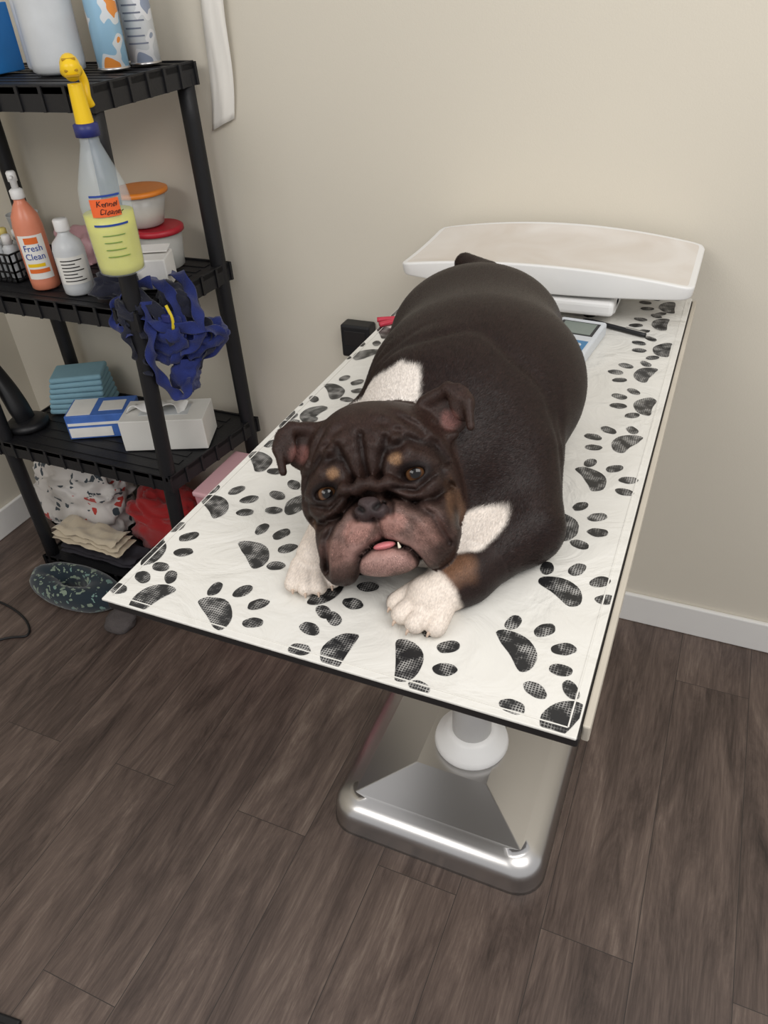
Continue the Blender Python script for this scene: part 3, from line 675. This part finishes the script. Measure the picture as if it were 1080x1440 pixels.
def body_sdf(p):
    d=ell(p,(-.276,.905,1.110),(.148,.175,.120))
    d=smin(d,ell(p,(-.332,1.085,1.102),(.134,.148,.106)),.06)
    d=smin(d,ell(p,(-.268,.785,1.088),(.122,.115,.095)),.05)
    d=smin(d,cap(p,(-.300,.70,1.075),(-.285,.80,1.11),.080,.10),.04)
    d=smin(d,ell(p,(-.262,.69,1.045),(.095,.080,.05)),.03)
    d=smin(d,ell(p,(-.222,1.07,1.05),(.062,.11,.06)),.03)
    d=smin(d,ell(p,(-.435,1.10,1.05),(.06,.11,.06)),.03)
    d=smin(d,cap(p,(-.190,1.0,1.02),(-.175,.94,1.018),.025,.022),.02)
    d=smin(d,cap(p,(-.355,1.20,1.155),(-.398,1.228,1.165),.028,.018),.02)
    for A,B,r1,r2,k in (((-.185,.775,1.08),(-.150,.705,1.045),.060,.043,.025),((-.150,.705,1.042),(-.195,.617,1.028),.040,.030,.02),((-.195,.615,1.028),(-.222,.572,1.024),.028,.027,.02),
        ((-.39,.76,1.08),(-.378,.69,1.045),.050,.036,.03),((-.378,.69,1.04),tuple(PB2+np.array([0,.01,.008])),.030,.024,.02)):
        d=smin(d,cap(p,A,B,r1,r2),k)
    base=np.array([-.222,.572,1.018])
    for (o_,l),hh in zip(T1,(0,.002,.002,0)):
        a=base+DQ*o_*.7+np.array([0,0,.004]); b=base+DQ*o_+DP*l+np.array([0,0,-.003+hh])
        d=smin(d,cap(p,a,b,.013,.0118),.004)
    for o_,l in T2:
        d=smin(d,cap(p,PB2+DQ2*o_*.7+np.array([0,0,.002]),PB2+DQ2*o_+DP2*l+np.array([0,0,-.003]),.0112,.0102),.004)
    t=(p-C0)@(-HF)
    zm=np.clip((p[:,2]-1.06)/.05,0,1)*np.clip((.86-p[:,1])/.04,0,1)
    for t0,am in ((.085,.0035),(.112,.003),(.145,.0025)):
        wob=.006*np.sin(p[:,0]*60+t0*90)
        d=d+am*zm*np.exp(-((t+wob-t0)/.009)**2)
    return d
def sdf(p):
    d=body_sdf(p)
    m=((p-C0)**2).sum(1)<.19**2
    if m.any():
        h=head_sdf(p[m]); d[m]=smin(h,d[m],.008)
    return smax(d,1.0032-p[:,2],.004)
lo=np.array([-.52,.48,.992]);hi=np.array([-.06,1.30,1.30]);h=.004
n=((hi-lo)/h).astype(int)+1
gx=[lo[i]+h*np.arange(n[i]) for i in range(3)]
Vv=np.empty(n)
for i in range(n[0]):
    P=np.stack(np.meshgrid([gx[0][i]],gx[1],gx[2],indexing='ij'),-1).reshape(-1,3); Vv[i]=sdf(P).reshape(n[1],n[2])
ins=Vv<0
cs=[(a,b,c) for a in (0,1) for b in (0,1) for c in (0,1)]
sl=lambda A,o:A[o[0]:n[0]-1+o[0],o[1]:n[1]-1+o[1],o[2]:n[2]-1+o[2]]
cnt=sum(sl(ins,o).astype(int) for o in cs); act=(cnt>0)&(cnt<8)
I=np.argwhere(act); idx=-np.ones(act.shape,int); idx[act]=np.arange(len(I))
acc=np.zeros((len(I),3));num=np.zeros(len(I))
for a in cs:
    for ax in range(3):
        if a[ax]==0:
            b=list(a);b[ax]=1
            va=Vv[tuple((I+a).T)];vb_=Vv[tuple((I+b).T)]; m=(va<0)!=(vb_<0)
            t=np.where(m,va/(va-vb_+1e-12),0); pos=np.array(a,float)+np.zeros((len(I),3)); pos[:,ax]+=t
            acc[m]+=pos[m];num[m]+=1
verts=lo+h*(I+acc/num[:,None])
quads=[]
for ax in range(3):
    o=[0,0,0];o[ax]=1; s1=tuple(slice(0,n[i]-o[i]) for i in range(3));s2=tuple(slice(o[i],n[i]) for i in range(3))
    E=np.argwhere(ins[s1]!=ins[s2]); b,c=(ax+1)%3,(ax+2)%3
    E=E[(E[:,b]>0)&(E[:,c]>0)&(E[:,b]<n[b]-1)&(E[:,c]<n[c]-1)]
    def cell(db,dc):
        q=E.copy();q[:,b]-=db;q[:,c]-=dc;return idx[tuple(q.T)]
    Q=np.stack([cell(1,1),cell(0,1),cell(0,0),cell(1,0)],1)
    fl_=~ins[tuple(E.T)]; Q[fl_]=Q[fl_][:,::-1]; quads.append(Q)
Q=np.concatenate(quads); Q=Q[(Q>=0).all(1)]
def subdiv(V,Q):
    E=np.stack([Q,np.roll(Q,-1,1)],-1).reshape(-1,2);Es=np.sort(E,1)
    key=Es[:,0]*(len(V)+1)+Es[:,1]; uq,fi,inv=np.unique(key,return_index=True,return_inverse=True)
    em=(V[Es[fi,0]]+V[Es[fi,1]])/2; fc=V[Q].mean(1)
    ei=len(V)+inv.reshape(-1,4); ci=len(V)+len(em)+np.arange(len(Q))
    NQ=[]
    for k in range(4): NQ.append(np.stack([Q[:,k],ei[:,k],ci,ei[:,(k-1)%4]],1))
    return np.concatenate([V,em,fc]),np.concatenate(NQ)
def grad(V,d,e=.0007): return np.stack([sdf(V+np.eye(3)[i]*e)-d for i in range(3)],1)/e
def project(V,it):
    for _ in range(it):
        d=sdf(V); g=grad(V,d)
        g2=(g*g).sum(1); st=-(d/np.maximum(g2,.15))[:,None]*g
        ln=np.sqrt((st**2).sum(1))+1e-12; st*=np.minimum(1,.003/ln)[:,None]; V=V+st*.9
    return V
verts=project(verts,2); verts,Q=subdiv(verts,Q); verts=project(verts,2)
# ---- colours
hq=((verts-C0)@HB)/S0; ah=np.abs(hq[:,0]); near=((verts-C0)**2).sum(1)<.19**2
dh=np.full(len(verts),1.0); dh[near]=head_sdf(verts[near]); db=body_sdf(verts)
ish=dh<db+.003
def nzf(p,s): return np.array([noise.noise(Vector((x*s,y*s,z*s))) for x,y,z in p])
nz=nzf(verts,45); nb=nzf(verts,160)
col=np.tile(np.array(lin((32,20,17))),(len(verts),1))
def mixc(mask,c):
    global col
    mask=np.clip(mask,0,1)[:,None]; col=col*(1-mask)+np.array(lin(c))*mask
def sst(x,a,b): t=np.clip((x-a)/(b-a),0,1); return t*t*(3-2*t)
def segd(p,pts):
    d=None
    for a,b in zip(pts[:-1],pts[1:]):
        e=cap(p,a,b,0,0); d=e if d is None else np.minimum(d,e)
    return d
bd=(~ish).astype(float)
ed=nz*.006+nb*.002
w1=segd(verts,[(-.43,.70,1.07),(-.385,.725,1.14),(-.325,.735,1.18)])+ed
mixc(bd*(1-sst(w1,.035,.043)),(226,218,210))
tn=segd(verts,[(-.196,.600,1.05),(-.205,.590,1.045)])+ed; mixc(bd*(1-sst(tn,.010,.026))*.8,(118,84,62))
w2=np.minimum(cap(verts,(-.162,.680,1.105),(-.200,.642,1.06),.010,.024),cap(verts,(-.200,.642,1.06),(-.26,.612,1.035),.024,.034))+ed*.5
w2=np.minimum(w2,cap(verts,(-.26,.612,1.035),(-.35,.62,1.03),.034,.034))
mixc(bd*(1-sst(w2,-.001,.005)),(226,216,206))
pw=segd(verts,[(-.226,.570,1.02),(-.232,.53,1.01),(-.205,.52,1.01)])+ed*.5; mixc(bd*(1-sst(pw,.036,.043)),(222,210,198))
pw2=segd(verts,[(-.385,.62,1.02),(-.355,.53,1.01)])+nz*.004; mixc(bd*(1-sst(pw2,.045,.055)),(222,210,198))
H=ish.astype(float); r_,u_,f_=ah,hq[:,1],hq[:,2]
fr=sst(f_,0,30)
mixc(H*.9,(48,33,28))
mus=1-sst(np.sqrt((r_/94)**2+((u_+66)/60)**2)+nz*.25,.65,1.05); mixc(H*mus*fr*.8,(108,85,78))
pk_=1-sst(np.sqrt(((r_)/54)**2+((u_+86)/34)**2)+nz*.3,.6,1.05); mixc(H*pk_*fr*.85,(158,124,116))
pk2=1-sst(np.sqrt(((r_-24)/22)**2+((u_+48)/16)**2)+nz*.3,.6,1.1); mixc(H*pk2*fr*.65,(162,120,110))
pk3=1-sst(np.sqrt(((r_-66)/26)**2+((u_+70)/22)**2)+nz*.3,.5,1.1); mixc(H*pk3*fr*.4,(154,116,106))
tb_=1-sst(np.sqrt(((r_-43)/9.5)**2+((u_-32)/8)**2)+nz*.5+nb*.3,.3,1.2); mixc(H*tb_*fr*.65,(152,116,84))
tc_=1-sst(np.sqrt(((r_-100)/9)**2+((u_+35)/34)**2)+nz*.5,.3,1.2); mixc(H*tc_*.5,(140,104,78))
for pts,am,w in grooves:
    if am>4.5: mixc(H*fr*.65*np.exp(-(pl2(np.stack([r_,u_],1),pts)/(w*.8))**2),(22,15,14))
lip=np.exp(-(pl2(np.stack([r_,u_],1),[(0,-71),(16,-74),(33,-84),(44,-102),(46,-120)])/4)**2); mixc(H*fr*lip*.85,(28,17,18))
nos=1-sst(np.sqrt((r_/27)**2+((u_+24)/18)**2),.85,1.08); mixc(H*nos*sst(f_,75,88),(58,47,47))
nst=np.exp(-(pl2(np.stack([r_,u_],1),[(8,-24),(13,-20)])/4)**2); mixc(H*nst*fr,(12,10,11))
eyr=1-sst(np.sqrt(((r_-62)/23)**2+((u_-11)/15)**2),.8,1.15); mixc(H*eyr*fr*.85,(20,14,14))
re_=np.abs(hq[:,0]-9)/.95
earp=1-sst(np.sqrt(((re_-112)/17)**2+((u_-72)/17)**2)+nz*.3,.4,1.1); mixc(H*earp*sst(f_,4,10)*.75,(124,84,78))
lum=col.mean(1); vk=np.where(lum>.3,.05,1); col*= (1+(.2*nb+.14*nz)*vk)[:,None]
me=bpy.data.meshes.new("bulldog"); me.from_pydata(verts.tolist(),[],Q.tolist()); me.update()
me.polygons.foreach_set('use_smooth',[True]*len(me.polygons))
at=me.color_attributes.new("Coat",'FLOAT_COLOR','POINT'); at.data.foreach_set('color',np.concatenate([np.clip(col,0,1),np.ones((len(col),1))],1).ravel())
def fur(hair=False):
    m,nt,b=newmat("coat_hair" if hair else "coat_skin");L=nt.links.new
    a=N(nt,'ShaderNodeAttribute');a.attribute_name="Coat"
    tc=N(nt,'ShaderNodeTexCoord'); mp=N(nt,'ShaderNodeMapping'); mp.inputs['Scale'].default_value=(1,.35,.7); L(tc.outputs['Object'],mp.inputs[0])
    n=N(nt,'ShaderNodeTexNoise');n.inputs['Scale'].default_value=600;n.inputs['Detail'].default_value=3;L(mp.outputs[0],n.inputs[0])
    mr=N(nt,'ShaderNodeMapRange');L(n.outputs['Fac'],mr.inputs[0]);mr.inputs[1].default_value=.3;mr.inputs[2].default_value=.7;mr.inputs[3].default_value=.85;mr.inputs[4].default_value=1.15
    mx=N(nt,'ShaderNodeVectorMath',operation='SCALE');L(a.outputs['Color'],mx.inputs[0]);L(mr.outputs[0],mx.inputs['Scale']);L(mx.outputs[0],b.inputs['Base Color'])
    b.inputs['Roughness'].default_value=.36 if hair else .5;b.inputs['Specular IOR Level'].default_value=.22
    if not hair:
        bp=N(nt,'ShaderNodeBump');bp.inputs['Strength'].default_value=.35;bp.inputs['Distance'].default_value=.001;L(n.outputs['Fac'],bp.inputs['Height']);L(bp.outputs[0],b.inputs['Normal'])
    return m
me.materials.append(fur())
dog=bpy.data.objects.new("bulldog",me);COL.objects.link(dog)
dog["label"]="chocolate brown and white bulldog lying on the table looking up";dog["category"]="dog"
# short hair blades
NH=330000
q4=verts[Q]; ar=np.linalg.norm(np.cross(q4[:,2]-q4[:,0],q4[:,3]-q4[:,1]),axis=1)
fc=q4.mean(1); wgt=ar*np.where(((fc-C0)**2).sum(1)<.17**2,1.9,1.0)*(fc[:,2]>1.006)
pick=rng.choice(len(Q),NH,p=wgt/wgt.sum()); s_,t_=rng.rand(NH,1),rng.rand(NH,1)
qq=q4[pick]; hp=(qq[:,0]*(1-s_)+qq[:,1]*s_)*(1-t_)+(qq[:,3]*(1-s_)+qq[:,2]*s_)*t_
hc=col[Q[pick]].mean(1); hh=ish[Q[pick,0]]
g=grad(hp,sdf(hp)); g/=np.linalg.norm(g,axis=1)[:,None]+1e-9
nose=Hw(0,-15,95); flow=np.where(hh[:,None],hp-nose,np.array([0,1,-.35]))
paw_=(hp[:,1]<.63)&(~hh); flow[paw_]=np.array([-.1,-1,-.3])
flow/=np.linalg.norm(flow,axis=1)[:,None]; flow+=rng.normal(0,.2,(NH,3))
flow-=(flow*g).sum(1)[:,None]*g; flow/=np.linalg.norm(flow,axis=1)[:,None]+1e-9
hq2=((hp-C0)@HB)/S0; a2=np.abs(hq2[:,0])
bald=hh&(((a2<30)&(hq2[:,1]<-4)&(hq2[:,1]>-46)&(hq2[:,2]>78))|((np.hypot(a2-62,(hq2[:,1]-11)*1.3)<20)&(hq2[:,2]>30))|((a2<46)&(hq2[:,1]<-64)&(hq2[:,1]>-88)&(hq2[:,2]>50)))
L_=np.where(hh,.0028,.0046)*(.7+.6*rng.rand(NH)); L_[paw_]*=.45
keep=~bald
hp,flow,g,L_,hc,NHk=hp[keep],flow[keep],g[keep],L_[keep],hc[keep],keep.sum()
side=np.cross(flow,g); W=np.where(L_<.0038,.00020,.00028)[:,None]
tip=hp+flow*L_[:,None]+g*(L_*.17)[:,None]; tip[:,2]=np.maximum(tip[:,2],1.0035)
hv=np.stack([hp-side*W-g*.0002,hp+side*W-g*.0002,tip],1).reshape(-1,3)
hm=bpy.data.meshes.new("short_hair"); hm.vertices.add(len(hv)); hm.vertices.foreach_set('co',hv.ravel())
hm.loops.add(len(hv)); hm.loops.foreach_set('vertex_index',np.arange(len(hv))); hm.polygons.add(NHk); hm.polygons.foreach_set('loop_start',np.arange(NHk)*3)
hm.update(); hm.validate()
hm.polygons.foreach_set('use_smooth',[True]*len(hm.polygons))
bri=np.exp(rng.normal(0,.42,NHk)); bri=np.where(hc.mean(1)>.3,1+.1*(bri-1),bri)
hcol=np.repeat(np.clip(hc*bri[:,None]*1.03,0,1),3,0)
at=hm.color_attributes.new("Coat",'FLOAT_COLOR','POINT'); at.data.foreach_set('color',np.concatenate([hcol,np.ones((len(hcol),1))],1).ravel())
hn=g+rng.normal(0,.18,g.shape)+flow*.1; hn/=np.linalg.norm(hn,axis=1)[:,None]
hm.normals_split_custom_set_from_vertices(np.repeat(hn,3,0).tolist())
hm.materials.append(fur(True))
ho=bpy.data.objects.new("short_hair",hm); ho["kind"]="stuff"; COL.objects.link(ho); ho.parent=dog
# eyes
def eye_mat():
    m,nt,b=newmat("dog_eye");L=nt.links.new
    tc=N(nt,'ShaderNodeTexCoord');sp=N(nt,'ShaderNodeSeparateXYZ');L(tc.outputs['Object'],sp.inputs[0])
    cr=N(nt,'ShaderNodeValToRGB');e=cr.color_ramp.elements;e[0].position=0;e[0].color=(*lin((110,90,82)),1);e[1].position=.93;e[1].color=(.003,.002,.002,1)
    mr=N(nt,'ShaderNodeMath',operation='DIVIDE');L(sp.outputs[2],mr.inputs[0]);mr.inputs[1].default_value=16*S0
    for p,c in ((.50,(34,22,19)),(.58,(44,28,19)),(.74,(96,66,42)),(.87,(66,43,27)),(.91,(8,6,6))):
        x=e.new(p);x.color=(*lin(c),1)
    L(mr.outputs[0],cr.inputs[0]);L(cr.outputs[0],b.inputs['Base Color']);b.inputs['Roughness'].default_value=.08;b.inputs['Specular IOR Level'].default_value=.4
    return m
em_=eye_mat()
for sgn in (-1,1):
    c=Vector(Hw(sgn*62-2,10,51)); bm=bmesh.new();bmesh.ops.create_uvsphere(bm,u_segments=32,v_segments=24,radius=16*S0)
    o=bm_obj("eye",bm,em_,dog,True); dirv=(Vector((0,0,1.6))-c).normalized(); o.location=c; o.rotation_euler=dirv.to_track_quat('Z','Y').to_euler()
tng=mat("tongue_pink",(196,116,120),.35,var=.1,scale=300,sss=.2)
hrot=Matrix([[HR[i],HU[i],HF[i]] for i in range(3)])
tongue=ico("tongue",Hw(4,-74,80),(15*S0,5*S0,14*S0),tng,dog); tongue.rotation_euler=hrot.to_euler()
ivory=mat("ivory",(228,220,200),.35)
a=Vector(Hw(24,-80,84));b=Vector(Hw(24,-73,88)); v,f=sweep_data([a,(a+b)/2,b],.0021,.0019,seg=10,n=3,up=(1,0,0),taper=lambda t:1-.7*t); mobj("tooth",v,f,ivory,dog)
clawm=mat("horn_claw",(190,168,150),.4)
def claw(tip,d):
    tip=Vector(tip);d=Vector(d); v,f=sweep_data([tip,tip+d*.0035+Vector((0,0,.0005)),tip+d*.006+Vector((0,0,-.003))],.0026,.003,seg=10,n=4,up=(0,0,1),taper=lambda t:1-.65*t); mobj("claw",v,f,clawm,dog)
base=np.array([-.222,.572,1.018])
for o_,l in T1: claw(base+DQ*o_+DP*(l+.009)+np.array([0,0,-.005]),DP)
for o_,l in T2: claw(PB2+DQ2*o_+DP2*(l+.007)+np.array([0,0,-.005]),DP2)

# ---------------------------------------------------------------- light
w=bpy.data.worlds.new("world");scene.world=w;w.use_nodes=True
bg=w.node_tree.nodes['Background'];bg.inputs[0].default_value=(.98,.98,1,1);bg.inputs[1].default_value=.66
def area(loc,size,power,target,color=(1,.975,.94)):
    l=bpy.data.lights.new("ceiling_light",'AREA');l.shape='RECTANGLE';l.size=size[0];l.size_y=size[1];l.energy=power;l.color=color
    o=bpy.data.objects.new("ceiling_light",l);o.location=loc;o.rotation_euler=(Vector(target)-Vector(loc)).to_track_quat('-Z','Y').to_euler();COL.objects.link(o)
area((.8,.3,2.5),(1.4,.8),21,(.3,1.3,.9)); area((-1.1,-.9,2.5),(1.4,.8),18,(-.5,.8,.6))
